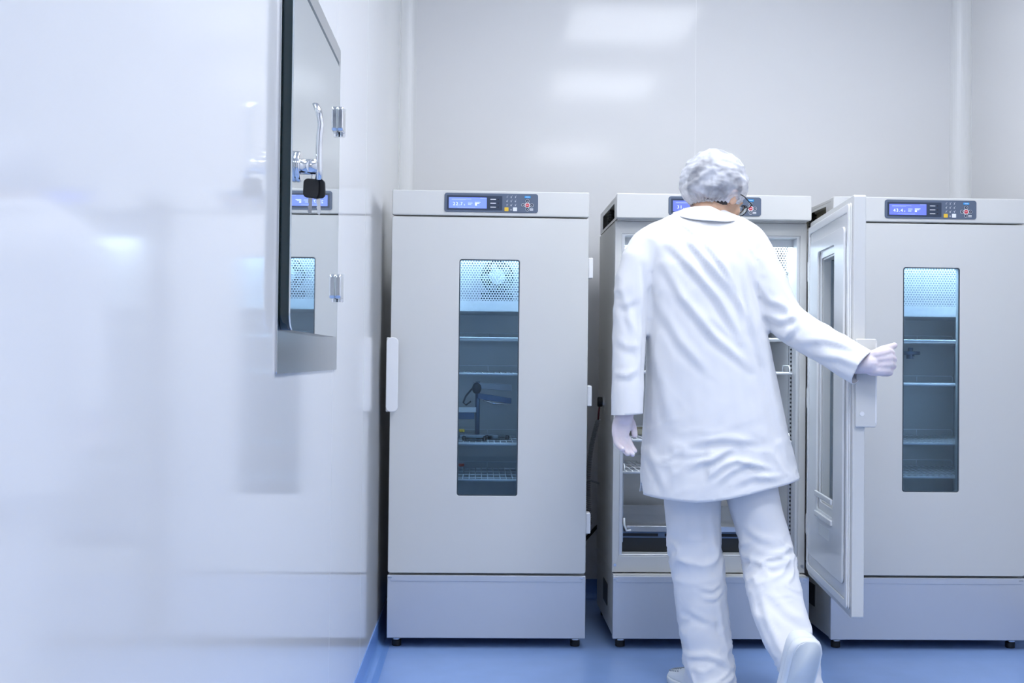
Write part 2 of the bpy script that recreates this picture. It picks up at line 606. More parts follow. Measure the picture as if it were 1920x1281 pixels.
    for q, (dx, dz) in enumerate(((0, .0148), (-.0152, 0), (.0152, 0), (0, -.0148))):
        x, z = ux + dx, uz + dz
        k = MB().cyl((x, -.0042, z), (x, -.0024, z), .0058, 18).build('key', M['bezel'], cp)
        ring = MB()
        ring.tube([(x + .0059 * math.cos(R(20 * t)), -.0036, z + .0059 * math.sin(R(20 * t))) for t in range(18)], .0007, 6, True)
        ring.build('key_ring', M['print'], cp)
        MB().prism([(x - .0016, z - .002), (x + .0018, z - .001), (x + .001, z + .002)], -.0046, -.004).build('key_arrow', M['print'], cp)
    MB().cyl((ux, -.0046, uz), (ux, -.0024, uz), .0066, 18).build('key', M['red'], cp)
    MB().box(ux - .004, ux + .004, -.005, -.0044, uz - .0008, uz + .0008).build('key_caption', M['print'], cp)
    for dz in (.002, -.0025):
        MB().box(ux + .0085, ux + .0205, -.0029, -.0024, uz - .0148 + dz - .0012, uz - .0148 + dz + .0012).build('key_caption', M['print'], cp)
    # --- base cabinet
    MB().box(.004, .696, .024, DEP, .038, .258).build('base_body', M['side'], e, .001)
    bp = MB().prism(rrect(0, .70, .036, .257, .003), .0, .024).build('base_cover', M['silver'], e, .004, seg=3)
    MB().box(.012, .688, -.0015, .004, .236, .2565).build('base_lip', M['silver'], bp, .001)
    for x in (.012, .688):
        MB().box(x - .010, x + .004, -.002, .012, .2475, .2505).build('base_clip', M['steel'], bp)
    MB().box(-.0005 + .002, .0045, .20, .33, .11, .19).build('side_grille', M['dark'], e)
    for x in (.032, .668):
        for y in (.045, .53):
            ft = MB().cyl((x, y, 0), (x, y, .022), .017, 14).build('foot', M['black'], e, .003)
            MB().cyl((x, y, .02), (x, y, .04), .006, 10).build('levelling_bolt', M['steel'], ft)
            MB().prism([(x + .013 * math.cos(R(60 * t)), .026 + .0 + .003 * math.sin(R(60 * t))) for t in range(6)], y - .016, y + .012).build('lock_nut', M['steel'], ft)
    # --- door
    wx0, wx1, wz0, wz1 = win
    hx, hy = .708, .030                       # hinge axis
    def loc(mb):
        mb.v = [(x - hx, y - hy, z) for x, y, z in mb.v]
        return mb
    n = 5
    dz0, dz1 = .2645, 1.5235
    door = loc(MB().ring(rrect(.001, .699, dz0, dz1, .008, n), rrect(wx0, wx1, wz0, wz1, .009, n), 0, .036)).build('door', M['paint'], e, .003)
    door.location = (hx, hy, 0)
    door.rotation_euler = (0, 0, R(door_angle))
    # moulded inner lining with stepped border
    loc(MB().ring(rrect(.022, .678, dz0 + .02, dz1 - .02, .012, n), rrect(wx0 - .006, wx1 + .006, wz0 - .006, wz1 + .006, .012, n), .036, .041)).build('inner_lining', M['white_liner'], door, .004)
    loc(MB().ring(rrect(.075, .625, dz0 + .085, dz1 - .085, .02, n), rrect(wx0 - .03, wx1 + .03, wz0 - .03, wz1 + .03, .02, n), .041, .050)).build('raised_lining', M['white_liner'], door, .005)
    loc(MB().ring(rrect(.024, .676, dz0 + .022, dz1 - .022, .014, n), rrect(.046, .654, dz0 + .046, dz1 - .046, .012, n), .041, .047)).build('door_gasket', M['white'], door, .003)
    if door_angle:
        for z in (wz0 - .055, wz0 + .012):
            loc(MB().box(wx0 - .03, wx1 + .03, .048, .057, z, z + .018)).build('lining_ledge', M['white_liner'], door, .003)
        loc(MB().box(wx0 + .02, wx1 - .02, .0498, .0506, wz0 - .11, wz0 - .075)).build('rating_sticker', M['paper'], door)
    # glazing: pane held in a dark gasket
    loc(MB().ring(rrect(wx0 - .0012, wx1 + .0012, wz0 - .0012, wz1 + .0012, .010, n), rrect(wx0 + .0032, wx1 - .0032, wz0 + .0032, wz1 - .0032, .007, n), .0015, .0065)).build('window_gasket', M['gasket'], door)
    loc(MB().prism(rrect(wx0 + .001, wx1 - .001, wz0 + .001, wz1 - .001, .008, n), .007, .011)).build('window_pane', M['glass'], door)
    # grip: plate on the free edge, turned over the front
    loc(MB().box(-.011, .001, -.030, .030, .832, 1.094)).build('handle', M['paint'], door, .004)
    g = MB()
    g.prism(rrect(-.011, .031, .832, 1.094, .018, 6), -.032, -.024)
    loc(g).build('handle_grip', M['white'], door, .003)
    for z in (.872, 1.055):
        s = MB()
        s.cyl((-.0135, .012, z), (-.010, .012, z), .007, 12)
        loc(s).build('handle_screw', M['white'], door)
    # --- hinges on the right side
    for z in (.405, .857, 1.312):
        hg = MB().box(.6985, .716, .006, .05, z, z + .074).build('hinge', M['white'], e, .004)
        MB().cyl((.706, hy, z + .004), (.706, hy, z + .07), .005, 10).build('hinge_pin', M['chrome'], hg)
    for x in (.012, .688):
        MB().cyl((x, .049, .288), (x, .053, .288), .0055, 12).build('screw', M['steel'], e)
    # --- inside
    lh = MB().box(.030, .670, .112, .116, 1.444, 1.476).box(.030, .670, .116, .190, 1.466, 1.476)
    lh.build('lamp_housing', M['white'], e, .001)
    MB().box(.034, .666, .1165, .188, 1.456, 1.4655).build('strip_lamp', M['lamp'], e)
    pf = link('perforated_panel', PERF, M['liner'], e)
    MB().box(.026, .674, .20, .555, 1.198, 1.204).build('fan_box_floor', M['liner'], pf)
    MB().box(.05, .65, .30, .42, 1.21, 1.44).build('added_evaporator', M['added_evaporator'], e, .002)  # added behind the perforated panel so that its holes look darker
    if fan:
        fx, fz, fy = .378, 1.330, .225
        fh = MB()
        fh.ring([(fx + .062 * math.cos(R(15 * t)), fz + .062 * math.sin(R(15 * t))) for t in range(24)],
                [(fx + .054 * math.cos(R(15 * t)), fz + .054 * math.sin(R(15 * t))) for t in range(24)], fy, fy + .04)
        fh.box(fx - .06, fx + .06, fy, fy + .04, 1.2, 1.27)
        fan_o = fh.build('fan', M['gasket'], e)
        MB().cyl((fx, fy - .005, fz), (fx, fy + .03, fz), .030, 20).build('fan_hub', M['liner'], fan_o)
        for k in range(5):
            a = R(72 * k)
            bl = MB()
            pts = []
            for t in range(5):
                r_ = .026 + t * .0065
                for s_ in (-1, 1):
                    aa = a + s_ * (.22 + .05 * t)
                    pts.append((fx + r_ * math.cos(aa), fy + .012 + s_ * .008, fz + r_ * math.sin(aa)))
            bl.add(pts, [(2 * t, 2 * t + 1, 2 * t + 3, 2 * t + 2) for t in range(4)])
            bl.build('fan_blade', M['gasket'], fan_o)
    # slotted shelf standards
    for x in (.040, .660):
        for y in (.115, .47):
            sm = MB().box(x - .008, x + .008, y - .002, y + .004, .36, 1.19)
            so = sm.build('shelf_standard', M['steel'], e)
            sl = MB()
            for k in range(54):
                z = .375 + k * .015
                sl.box(x - .003, x + .003, y - .0026, y - .0015, z, z + .007)
            sl.build('standard_slots', M['dark'], so)['kind'] = 'stuff'
    for z in shelves:
        so = link('shelf', SHELF, M['wire'], e, 0, True)
        so.location = (0, 0, z)
    # drip tray and floor duct
    t = MB()
    t.box(.06, .64, .12, .50, .404, .408)
    t.box(.06, .64, .116, .12, .398, .418)
    t.box(.06, .64, .50, .504, .404, .445)
    t.build('drip_tray', M['steel'], e, .001)
    MB().tube([(.05, .10, .45), (.05, .095, .425), (.058, .095, .405), (.075, .10, .405)], .004, 8).build('tray_hook', M['wire'], e, 0, True)
    MB().box(.03, .67, .14, .55, .321, .372).build('floor_duct', M['dark'], e, .002)
    for k in range(4):
        MB().box(.05 + k * .155, .05 + k * .155 + .13, .136, .145, .378, .388).build('duct_slot', M['black'], e)
    MB().box(.03, .67, .139, .55, .372, .394).build('duct_cover', M['bluegrey'], e)
    return e


def incubators():
    X1, X2, X3 = -.3173, .4798, 1.2576
    incubator(X1, 'closed off-white incubator beside the left wall, fan behind its window, display reading 22.7', '22.7', 'screen_light',
              (.241, .454, .538, 1.3735), (1.096, .966, .713, .584), 0, True)
    incubator(X2, 'off-white incubator with its door swung open by the person', '31.', 'screen',
              (.245, .455, .560, 1.367), (1.104, .98, .732, .616), 84, False)
    incubator(X3, 'closed off-white incubator partly behind the open door, display reading 43.4', '43.4', 'screen',
              (.2545, .459, .5635, 1.3665), (1.105, .944, .729, .607), 0, False)


# ------------------------------------------------------------------ pass-through hatch in the left wall
def hatch():
    y0, y1, z0, z1 = 1.960, 2.772, .992, 1.775
    e = empty('pass_through_hatch', (XL, 2.36, z0), 'steel framed pass-through hatch with mirror-like glass door set in the wall', 'hatch')

    def L(mb):      # x along wall (world y), y out of the wall (world x), z up
        mb.v = [(y, x - 2.36, z - z0) for x, y, z in mb.v]
        return mb
    L(MB().ring(rrect(y0, y1, z0, z1, .004, 2), rrect(y0 + .10, y1 - .10, z0 + .12, z1 - .12, .004, 2), -.0005, .004)).build('frame', M['steel'], e, .001)
    L(MB().box(y0 + .09, y1 - .09, -.0008, .0002, z0 + .11, z1 - .11)).build('chamber_back', M['dark'], e)
    gy0, gy1, gz0, gz1 = 1.972, 2.612, 1.068, 1.690
    L(MB().prism(rrect(gy0, gy1, gz0, gz1, .03, 6), .004, .0215)).build('door_core', M['glass_edge'], e, .002)
    L(MB().prism(rrect(gy0 + .0005, gy1 - .0005, gz0 + .0005, gz1 - .0005, .03, 6), .0205, .0235)).build('door_glass', M['mirror'], e)
    L(MB().box(gy0 + .01, gy1, .003, .021, gz1 + .0005, gz1 + .014)).build('top_seal', M['gasket'], e)
    # hinges at the far edge
    for z in (1.565, 1.183):
        h = L(MB().prism(rrect(gy1 - .045, gy1 + .004, z - .028, z + .028, .008, 4), .0225, .037)).build('hinge', M['chrome'], e, .004, seg=3)
        L(MB().box(gy1 + .002, gy1 + .03, .003, .030, z - .024, z + .024)).build('hinge_leaf', M['chrome'], h, .003)
        L(MB().cyl((gy1 + .003, .030, z - .034), (gy1 + .003, .030, z + .03), .007, 12)).build('hinge_pin', M['chrome'], h)
    # lever handle
    yl, zl = 2.018, 1.361
    ro = L(MB().cyl((yl, .0225, zl), (yl, .032, zl), .028, 24)).build('lock_rose', M['chrome'], e, .003, seg=3)
    L(MB().cyl((yl, .030, zl), (yl, .062, zl), .014, 20)).build('lever_spindle', M['chrome'], ro, 0, True)
    pts = [(yl, .063, zl - .024), (yl, .064, zl - .005), (yl + .001, .063, zl + .03), (yl, .064, zl + .055), (yl, .066, zl + .075), (yl, .063, zl + .095), (yl, .056, zl + .112)]
    lv = MB()
    rings = []
    for i, p in enumerate(pts):
        rings.append([(p[0] + .0125 * math.cos(R(30 * t)), p[1] + .0065 * math.sin(R(30 * t)), p[2]) for t in range(12)])
    lv.loft(rings)
    L(lv).build('lever', M['chrome'], e, 0, True)
    # keys hanging in the lock
    k = empty('bunch_of_keys', (XL + .056, yl, zl - .016), 'two metal keys with a black plastic head hanging from the hatch lock', 'keys')
    MB().tube([(.006 * math.cos(R(30 * t)), -.0, -.002 + .009 * math.sin(R(30 * t))) for t in range(12)], .0012, 6, True).build('key_ring', M['chrome'], k, 0, True)
    for x, y, rz, rb in ((-.005, -.004, 8, .0), (.004, .004, -10, .006)):
        kh = MB().prism(rrect(-.0135, .0135, -.040, -.006, .008, 5), -.003, .003).build('key_head', M['black'], k, .0012)
        kh.location = (x, y, 0)
        kh.rotation_euler = (0, R(rz * .3), R(rz))
        kb = MB().prism([(-.0035, -.038), (.0035, -.038), (.0035, -.066), (.001, -.070), (-.002, -.067), (-.0035, -.064), (-.0022, -.060), (-.0035, -.056), (-.002, -.052), (-.0035, -.048)], -.001, .001)
        kb.build('key_blade', M['steel'], kh)


# ------------------------------------------------------------------ small things around the incubators
def small_things():
    X1, X2, X3 = -.3173, .4798, 1.2576
    # round plug with coiled cord on the side of the open incubator
    x = X2
    e = empty('coiled_cord', (x, 4.376, .86), 'black round plug with a grey coiled cord on the side of the open incubator', 'cord')
    MB().cyl((-.004, 0, 0), (.004, 0, 0), .022, 20).build('mount_plate', M['chrome'], e)
    MB().cyl((-.022, 0, 0), (-.003, 0, 0), .019, 20).build('plug', M['black'], e, .003)
    MB().tube([(-.014, 0, -.015), (-.016, .01, -.04), (-.017, .02, -.07)], .0035, 8).build('cord_lead', M['red_cord'], e, 0, True)
    pts = []
    turns, steps = 62, 8
    for i in range(turns * steps + 1):
        t = i / (turns * steps)
        a = 2 * math.pi * i / steps
        yc = .02 + .30 * t
        zc = -.07 - .45 * t + .03 * math.sin(t * math.pi)
        xc = -.017 - .02 * math.sin(t * math.pi)
        pts.append((xc + .0085 * math.cos(a), yc + .0085 * math.sin(a) * .8, zc))
    MB().tube(pts, .0021, 5).build('coil', M['cord'], e, 0, True)
    # thin supply cable drooping behind the gap, along the wall
    c = MB().tube([(X1 + .702, 4.50, .52), (X1 + .73, 4.56, .535), (X1 + .77, 4.56, .535), (X2 + .001, 4.50, .53)], .004, 8).build('probe_cable', M['cord'], None, 0, True)
    tag(c, 'thin dark cable spanning the gap between two incubators', 'cable')
    c = MB().tube([(X1 + .69, 4.592, .20), (X1 + .72, 4.60, .24), (X1 + .76, 4.63, .29), (X2 + .0, 4.60, .34), (X2 + .01, 4.59, .35)], .007, 8).build('power_cable', M['black'], None, 0, True)
    tag(c, 'thick black power cable rising low behind the gap', 'cable')

    # clear dishes in the first incubator
    def dish(x, y, z, r, lab):
        e2 = empty('petri_dish', (x, y, z), lab, 'dish', 'clear dishes on incubator shelves')
        prof = [(0, 0), (r, 0), (r, .012), (r - .0015, .012), (r - .0015, .0015), (0, .0015)]
        mb = MB()
        n = 24
        mb.add([(p * math.cos(2 * math.pi * q / n), p * math.sin(2 * math.pi * q / n), z_) for p, z_ in prof[1:5] for q in range(n)],
               [(i * n + q, i * n + (q + 1) % n, (i + 1) * n + (q + 1) % n, (i + 1) * n + q) for i in range(3) for q in range(n)] + [tuple(range(n)), tuple(3 * n + q for q in range(n))])
        mb.build('dish', M['clear'], e2)
        MB().ring([((r + .002) * math.cos(2 * math.pi * q / n), (r + .002) * math.sin(2 * math.pi * q / n)) for q in range(n)],
                  [(r * math.cos(2 * math.pi * q / n), r * math.sin(2 * math.pi * q / n)) for q in range(n)], .004, .014).build('lid', M['clear'], e2).rotation_euler = (R(90), 0, 0)
    zs3, zs4 = .713 + .0057, .584 + .0057
    dish(X1 + .30, D + .20, zs3, .045, 'clear shallow dish beside the yellow vial on a rack of the 22.7 incubator')
    dish(X1 + .385, D + .27, zs3, .045, 'clear shallow dish right of another dish on a rack of the 22.7 incubator')
    # small yellow-capped vial and red-capped vial
    for x, z, mm, lab in ((X1 + .252, zs3, 'yellow', 'small vial with yellow cap on third rack of the 22.7 incubator'),
                          (X1 + .252, zs4, 'red_plastic', 'small vial with orange-red cap on lowest rack of the 22.7 incubator')):
        v = empty('vial', (x, D + .25, z), lab, 'vial')
        MB().cyl((0, 0, 0), (0, 0, .028), .010, 14).build('glass', M['clear'], v, 0)
        MB().cyl((0, 0, .028), (0, 0, .038), .011, 14).build('cap', M[mm], v, .001)
    # made-up stand on the rack, modelling a reflection in the window glass
    a = empty('reflection_stand', (X1 + .31, D + .36, zs3), 'blue-grey stand shape with dark knob and slanting arm, modelling a reflection in the 22.7 incubator window', 'stand')
    MB().box(-.07, .08, -.05, .06, 0, .012).build('base', M['armgrey'], a, .002)
    MB().cyl((0, 0, .01), (0, 0, .215), .009, 14).build('post', M['bluegrey'], a, 0, True)
    MB().add([(x_, y_, z_ - .06 * x_) for x_ in (-.02, .13) for y_ in (-.02, .01) for z_ in (.188, .212)], [(0, 1, 3, 2), (4, 6, 7, 5), (0, 4, 5, 1), (2, 3, 7, 6), (0, 2, 6, 4), (1, 5, 7, 3)]).build('arm', M['armgrey'], a, .002)
    MB().add([(x_, y_, z_ - .15 * x_) for x_ in (.0, .13) for y_ in (-.012, .004) for z_ in (.15, .172)], [(0, 1, 3, 2), (4, 6, 7, 5), (0, 4, 5, 1), (2, 3, 7, 6), (0, 2, 6, 4), (1, 5, 7, 3)]).build('lower_arm', M['bluegrey'], a, .002)
    MB().ellipsoid((-.004, -.028, .190), (.018, .014, .022)).build('clamp_knob', M['gasket'], a, 0, True)
    MB().tube([(-.02, -.02, .19), (-.045, -.02, .16), (-.055, -.02, .135), (-.045, -.02, .125), (-.025, -.02, .14)], .0035, 8).build('hose', M['gasket'], a, 0, True)
    MB().tube([(.02, -.01, .145), (.06, -.01, .132), (.125, -.01, .13)], .004, 8).build('glass_rod', M['chrome'], a, 0, True)
    MB().box(-.085, -.005, -.05, -.02, .098, .118).build('tray', M['white'], a, .002)
    MB().box(-.085, -.012, -.045, -.022, .072, .098).build('tray_bracket', M['bluegrey'], a, .001)
    # probe port on the back of the right incubator
    q = empty('temperature_probe', (1.727, D + .555, 1.063), 'steel disc-shaped temperature probe on the back wall of the 43.4 incubator', 'probe')
    MB().cyl((0, -.06, 0), (0, .001, 0), .008, 12).build('stem', M['steel'], q)
    MB().cyl((0, -.065, -.006), (0, -.065, .008), .038, 24).build('disc', M['bluegrey'], q, .003)
    MB().cyl((0, -.065, .008), (0, -.065, .022), .010, 14).build('knob', M['bluegrey'], q)
    MB().cyl((0, -.065, -.022), (0, -.065, -.006), .016, 14).build('socket', M['bluegrey'], q)
    # paper label on the perforated panel and a khaki tray on a rack of the open incubator
    p0 = at(1475, 473, D + .199)
    tag(MB().box(p0.x - .0, p0.x + .027, D + .1965, D + .1985, p0.z - .075, p0.z).build('paper_label', M['paper']), 'blank white paper label on the perforated panel of the open incubator', 'label')
    tr = MB()
    zz = .732 + .0057
    tr.box(X2 + .10, X2 + .28, D + .30, D + .45, zz, zz + .003)
    for bx in ((X2 + .10, X2 + .28, D + .30, D + .304), (X2 + .10, X2 + .28, D + .446, D + .45), (X2 + .10, X2 + .104, D + .30, D + .45), (X2 + .276, X2 + .28, D + .30, D + .45)):
        tr.box(*bx, zz, zz + .022)
    tag(tr.build('sample_tray', M['khaki'], None, .001), 'shallow khaki tray on a wire rack of the open incubator', 'tray')


# ------------------------------------------------------------------ person
def remesh(mb, voxel, smooth=0, material=None):
    me = mb.mesh('tmp')
    o = bpy.data.objects.new('tmp', me)
    COL.objects.link(o)
    md = o.modifiers.new('r', 'REMESH')
    md.mode = 'VOXEL'
    md.voxel_size = voxel
    dg = bpy.context.evaluated_depsgraph_get()
    dg.update()
    out = bpy.data.meshes.new_from_object(o.evaluated_get(dg))
    bpy.data.objects.remove(o)
    bpy.data.meshes.remove(me)
    if smooth:
        n = len(out.vertices)
        co = np.empty(n * 3)
        out.vertices.foreach_get('co', co)
        co = co.reshape(-1, 3)
        ed = np.empty(len(out.edges) * 2, dtype=np.int64)
        out.edges.foreach_get('vertices', ed)
        ed = ed.reshape(-1, 2)
        deg = np.bincount(ed.ravel(), minlength=n).astype(float)
        for it in range(smooth):
            acc = np.zeros_like(co)
            for k in range(3):
                acc[:, k] = np.bincount(ed[:, 0], co[ed[:, 1], k], n) + np.bincount(ed[:, 1], co[ed[:, 0], k], n)
            avg = acc / np.maximum(deg, 1)[:, None]
            lam = .6 if it % 2 == 0 else -.55
            if smooth < 4:
                lam = .5
            co = co + lam * (avg - co)
        out.vertices.foreach_set('co', co.ravel())
        out.update()
    return out


def arrays(me):
    n = len(me.vertices)
    co = np.empty(n * 3)
    me.vertices.foreach_get('co', co)
    no = np.empty(n * 3)
    me.vertices.foreach_get('normal', no)
    return co.reshape(-1, 3), no.reshape(-1, 3)


def fold(co, no, strokes, Y, facing=-1):
    """cloth folds: ridge with a hollow beside it along each stroke, on the side turned to -y"""
    d = np.zeros(len(co))
    wgt = np.clip(-no[:, 1] * 1.6 + .15, 0, 1) if facing else np.ones(len(co))
    P = co[:, [0, 2]]
    for pts, wd, amp in strokes:
        q = [at(x, y, Y) for x, y in pts]
        q = np.array([(v.x, v.z) for v in q])
        seg = np.linalg.norm(np.diff(q, axis=0), axis=1)
        tot = seg.sum()
        best = np.full(len(co), 9.0)
        sgn = np.zeros(len(co))
        par = np.zeros(len(co))
        acc = 0
        for i in range(len(q) - 1):
            a, b = q[i], q[i + 1]
            ab = b - a
            t = np.clip(((P - a) @ ab) / (ab @ ab), 0, 1)
            c = a + t[:, None] * ab
            r_ = P - c
            dist = np.hypot(r_[:, 0], r_[:, 1])
            up = dist < best
            best = np.where(up, dist, best)
            cr = ab[0] * r_[:, 1] - ab[1] * r_[:, 0]
            sgn = np.where(up, np.sign(cr), sgn)
            par = np.where(up, (acc + t * seg[i]) / tot, par)
            acc += seg[i]
        s = best * sgn
        tap = np.sin(np.pi * np.clip(par, .02, .98)) ** .6
        d += amp * tap * (np.exp(-(s / wd) ** 2) - .75 * np.exp(-((s + 1.7 * wd) / wd) ** 2)) * wgt
    return d


def fnoise(co, scale, amp, seed=0, stretch=(1, 1, 1)):
    return np.array([noise.noise(Vector((c[0] * scale * stretch[0] + seed, c[1] * scale * stretch[1], c[2] * scale * stretch[2]))) for c in co]) * amp


def crumple(co, scale, amp, seed, axis):
    """sharp irregular creases running roughly along axis"""
    ax = Vector(axis).normalized()
    out = np.empty(len(co))
    for i, c in enumerate(co):
        v = Vector(c)
        v = v * scale + ax * (-.6 * scale * v.dot(ax))
        wv = v + noise.noise_vector(v * .5 + Vector((seed, 0, 0))) * .9
        a = 1 - abs(noise.noise(wv + Vector((0, seed, 0))))
        out[i] = a ** 3 - .45
    return out * amp


def shift(me, root):
    me.transform(Matrix.Translation(-root))


def ell(cx, cy, z, rx, ry, n=28, p=2.0, tilt=(0, 0)):
    pts = []
    for i in range(n):
        a = 2 * math.pi * i / n
        c, s = math.cos(a), math.sin(a)
        x = rx * math.copysign(abs(c) ** (2 / p), c)
        y = ry * math.copysign(abs(s) ** (2 / p), s)
        pts.append((cx + x, cy + y, z + tilt[0] * x + tilt[1] * y))
    return pts


def capsule_chain(mb, pts, rs, n=14):
    """tapered limb closed by round ends"""
    pts = [Vector(p) for p in pts]
    # resample smoothly
    P, Rr = [], []
    k = len(pts)
    for i in range(k - 1):
        p0, p1, p2, p3 = pts[max(0, i - 1)], pts[i], pts[i + 1], pts[min(k - 1, i + 2)]
        for s in range(5):
            t = s / 5
            P.append(.5 * ((2 * p1) + (p2 - p0) * t + (2 * p0 - 5 * p1 + 4 * p2 - p3) * t * t + (3 * p1 - p0 - 3 * p2 + p3) * t ** 3))
            Rr.append(rs[i] * (1 - t) + rs[i + 1] * t)
    P.append(pts[-1])
    Rr.append(rs[-1])
    mb.tube(P, Rr, n)
    mb.ellipsoid(P[0], (Rr[0],) * 3, None, n, 8)
    mb.ellipsoid(P[-1], (Rr[-1],) * 3, None, n, 8)


def person():
    root_loc = Vector((.70, 3.45, 0))
    e = empty('person', root_loc, 'person in white lab coat, trousers and hair cap pulling the incubator door open', 'person')

    def put(name, me, material, smooth=True, solid=0):
        shift(me, root_loc)
        o = link(name, me, material, e, 0, smooth)
        if solid:
            s = o.modifiers.new('cloth', 'SOLIDIFY')
            s.thickness = solid
            s.offset = -1
        return o

    # ---------------- skeleton points
    YT = 3.46
    head = at(1342, 366, 3.53)
    neck0 = at(1322, 420, 3.49)
    shL = at(1200, 468, 3.46)
    shR = at(1415, 468, 3.46)
    elL = at(1180, 612, 3.43)
    wrL = at(1174, 772, 3.40)
    elR = at(1482, 600, 3.41)
    wrR = at(1608, 685, 3.288)
    hipL = at(1300, 850, 3.47)
    hipR = at(1392, 850, 3.46)
    knL = at(1308, 1060, 3.47)
    knR = at(1440, 1050, 3.42)
    anL = at(1334, 1262, 3.47)
    anR = at(1486, 1225, 3.20)

    # ---------------- body: one continuous surface
    b = MB()
    capsule_chain(b, [at(1335, 800, 3.47), at(1328, 690, 3.48), at(1318, 560, 3.475), at(1316, 470, 3.47)], [.10, .10, .115, .09])
    capsule_chain(b, [shL, at(1316, 452, 3.475), shR], [.04, .06, .04])
    capsule_chain(b, [shL, elL, wrL + Vector((0, 0, -.015))], [.036, .030, .022])
    capsule_chain(b, [shR, elR, wrR], [.036, .030, .022])
    capsule_chain(b, [hipL, knL, anL], [.066, .045, .030])
    capsule_chain(b, [hipR, knR, anR], [.066, .045, .030])
    capsule_chain(b, [at(1318, 455, 3.475), neck0, at(1338, 390, 3.525)], [.062, .058, .056])
    # head turned to the right and bent down
    Rz = Matrix.Rotation(R(-48), 3, 'Z') @ Matrix.Rotation(R(-24), 3, 'X')      # local +y is the face direction

    def hp(x, y, z):
        return head + Rz @ Vector((x, y, z))
    b.ellipsoid(hp(0, -.008, .012), (.074, .092, .088), Rz)
    b.ellipsoid(hp(0, .026, -.045), (.056, .066, .066), Rz)
    b.ellipsoid(hp(0, .060, -.082), (.026, .026, .022), Rz)            # chin
    b.ellipsoid(hp(0, .096, -.022), (.013, .018, .024), Rz)            # nose
    b.ellipsoid(hp(0, .088, -.004), (.010, .012, .022), Rz)
    b.ellipsoid(hp(0, .084, -.055), (.024, .010, .008), Rz)            # lips
    b.ellipsoid(hp(0, .082, -.066), (.020, .010, .007), Rz)
    for s in (-1, 1):
        b.ellipsoid(hp(s * .030, .078, .012), (.022, .012, .008), Rz)  # brow
        b.ellipsoid(hp(s * .042, .058, -.028), (.020, .020, .020), Rz)  # cheek
        b.ellipsoid(hp(s * .076, -.004, -.018), (.009, .020, .032), Rz)  # ear
        b.ellipsoid(hp(s * .030, .074, -.004), (.014, .010, .010), Rz)  # eyelids
    me = remesh(b, .006, 3)
    put('body', me, M['skin'])
    for s in (-1, 1):
        me = MB().ellipsoid(hp(s * .030, .0805, -.004), (.0095, .006, .006), Rz, 14, 8).mesh('eye')
        put('eye', me, M['white'])
        me = MB().ellipsoid(hp(s * .030, .0855, -.005), (.0042, .002, .0042), Rz, 12, 6).mesh('iris')
        put('iris', me, M['hair'])
    # hair under the cap
    hb = MB()
    hb.ellipsoid(hp(0, -.016, .020), (.081, .094, .092), Rz, 40, 24)
    me = hb.mesh('hair')
    co, no = arrays(me)
    loc = np.array([Rz.transposed() @ (Vector(c) - head) for c in co])
    cut = (loc[:, 1] > .05) & (loc[:, 2] < .06)
    low = loc[:, 2] < -.055
    co[cut | low] -= no[cut | low] * .012
    me.vertices.foreach_set('co', co.ravel())
    put('hair', me, M['hair'])
    # bouffant cap
    cb = MB()
    cb.ellipsoid(hp(0, -.022, .026), (.104, .110, .106), Rz, 150, 90)
    me = cb.mesh('hair_cap')
    co, no = arrays(me)
    loc = np.array([Rz.transposed() @ (Vector(c) - head) for c in co])
    rid = np.array([abs(noise.noise(Vector((c[0] * 16 + 2 * c[2], c[1] * 16, c[2] * 34)))) for c in co])
    rid2 = np.array([abs(noise.noise(Vector((c[0] * 34 + 5, c[1] * 34, c[2] * 80)))) for c in co])
    dsp = .005 - rid * .011 - rid2 * .005
    # seam ridge along the middle of the cap
    gx = co[:, 0] - (at(1344, 335, 3.42).x - .010)
    dsp += .0045 * np.exp(-(gx / .006) ** 2) * np.clip(-no[:, 1] + .4, 0, 1)
    # gather to the elastic edge
    rim = loc[:, 2] + .30 * (loc[:, 1] + .02)     # rim plane: lower at the nape, higher at the forehead
    rimv = loc[:, 2] - .45 * (loc[:, 1])
    g = np.clip((.008 - rimv) / .05, 0, 1)
    ang = np.arctan2(loc[:, 1] + .02, loc[:, 0])
    dsp += g * (-.013 + .004 * np.sin(ang * 34))
    co = co + no * dsp[:, None]
    me.vertices.foreach_set('co', co.ravel())
    bm = bmesh.new()
    bm.from_mesh(me)
    bm.verts.ensure_lookup_table()
    kill = [v for v in bm.verts if rimv[v.index] < -.041]
    bmesh.ops.delete(bm, geom=kill, context='VERTS')
    edge = [ed for ed in bm.edges if ed.is_boundary]
    # ordered rim loop for the elastic band
    loop = []
    if edge:
        v0 = edge[0].verts[0]
        cur, prev = v0, None
        while True:
            loop.append(cur.co.copy())
            nx = [ed.other_vert(cur) for ed in cur.link_edges if ed.is_boundary and ed.other_vert(cur) is not prev]
            if not nx or (len(loop) > 2 and v0 in nx and prev is not None) or len(loop) > 2000:
                break
            prev, cur = cur, nx[0]
    bm.to_mesh(me)
    bm.free()
    put('hair_cap', me, M['cap'])
    if len(loop) > 10:
        put('cap_elastic', MB().tube(loop[::2], .0025, 6, True).mesh('cap_elastic'), M['cap'])
    # glasses
    g = MB()
    for s in (-1, 1):
        cx = s * .034
        g.tube([hp(cx + .025 * math.cos(R(20 * t)), .100 + .004 * math.cos(R(20 * t)) * -s, -.004 + .019 * math.sin(R(20 * t))) for t in range(18)], .0016, 6, True)
        g.tube([hp(s * .058, .098, .002), hp(s * .082, .085, .004), hp(s * .088, .03, .002), hp(s * .085, -.01, -.004), hp(s * .082, -.03, -.02)], .0017, 6)
    g.tube([hp(-.010, .103, .0), hp(0, .107, .004), hp(.010, .103, .0)], .0015, 6)
    put('glasses', g.mesh('glasses'), M['black'])
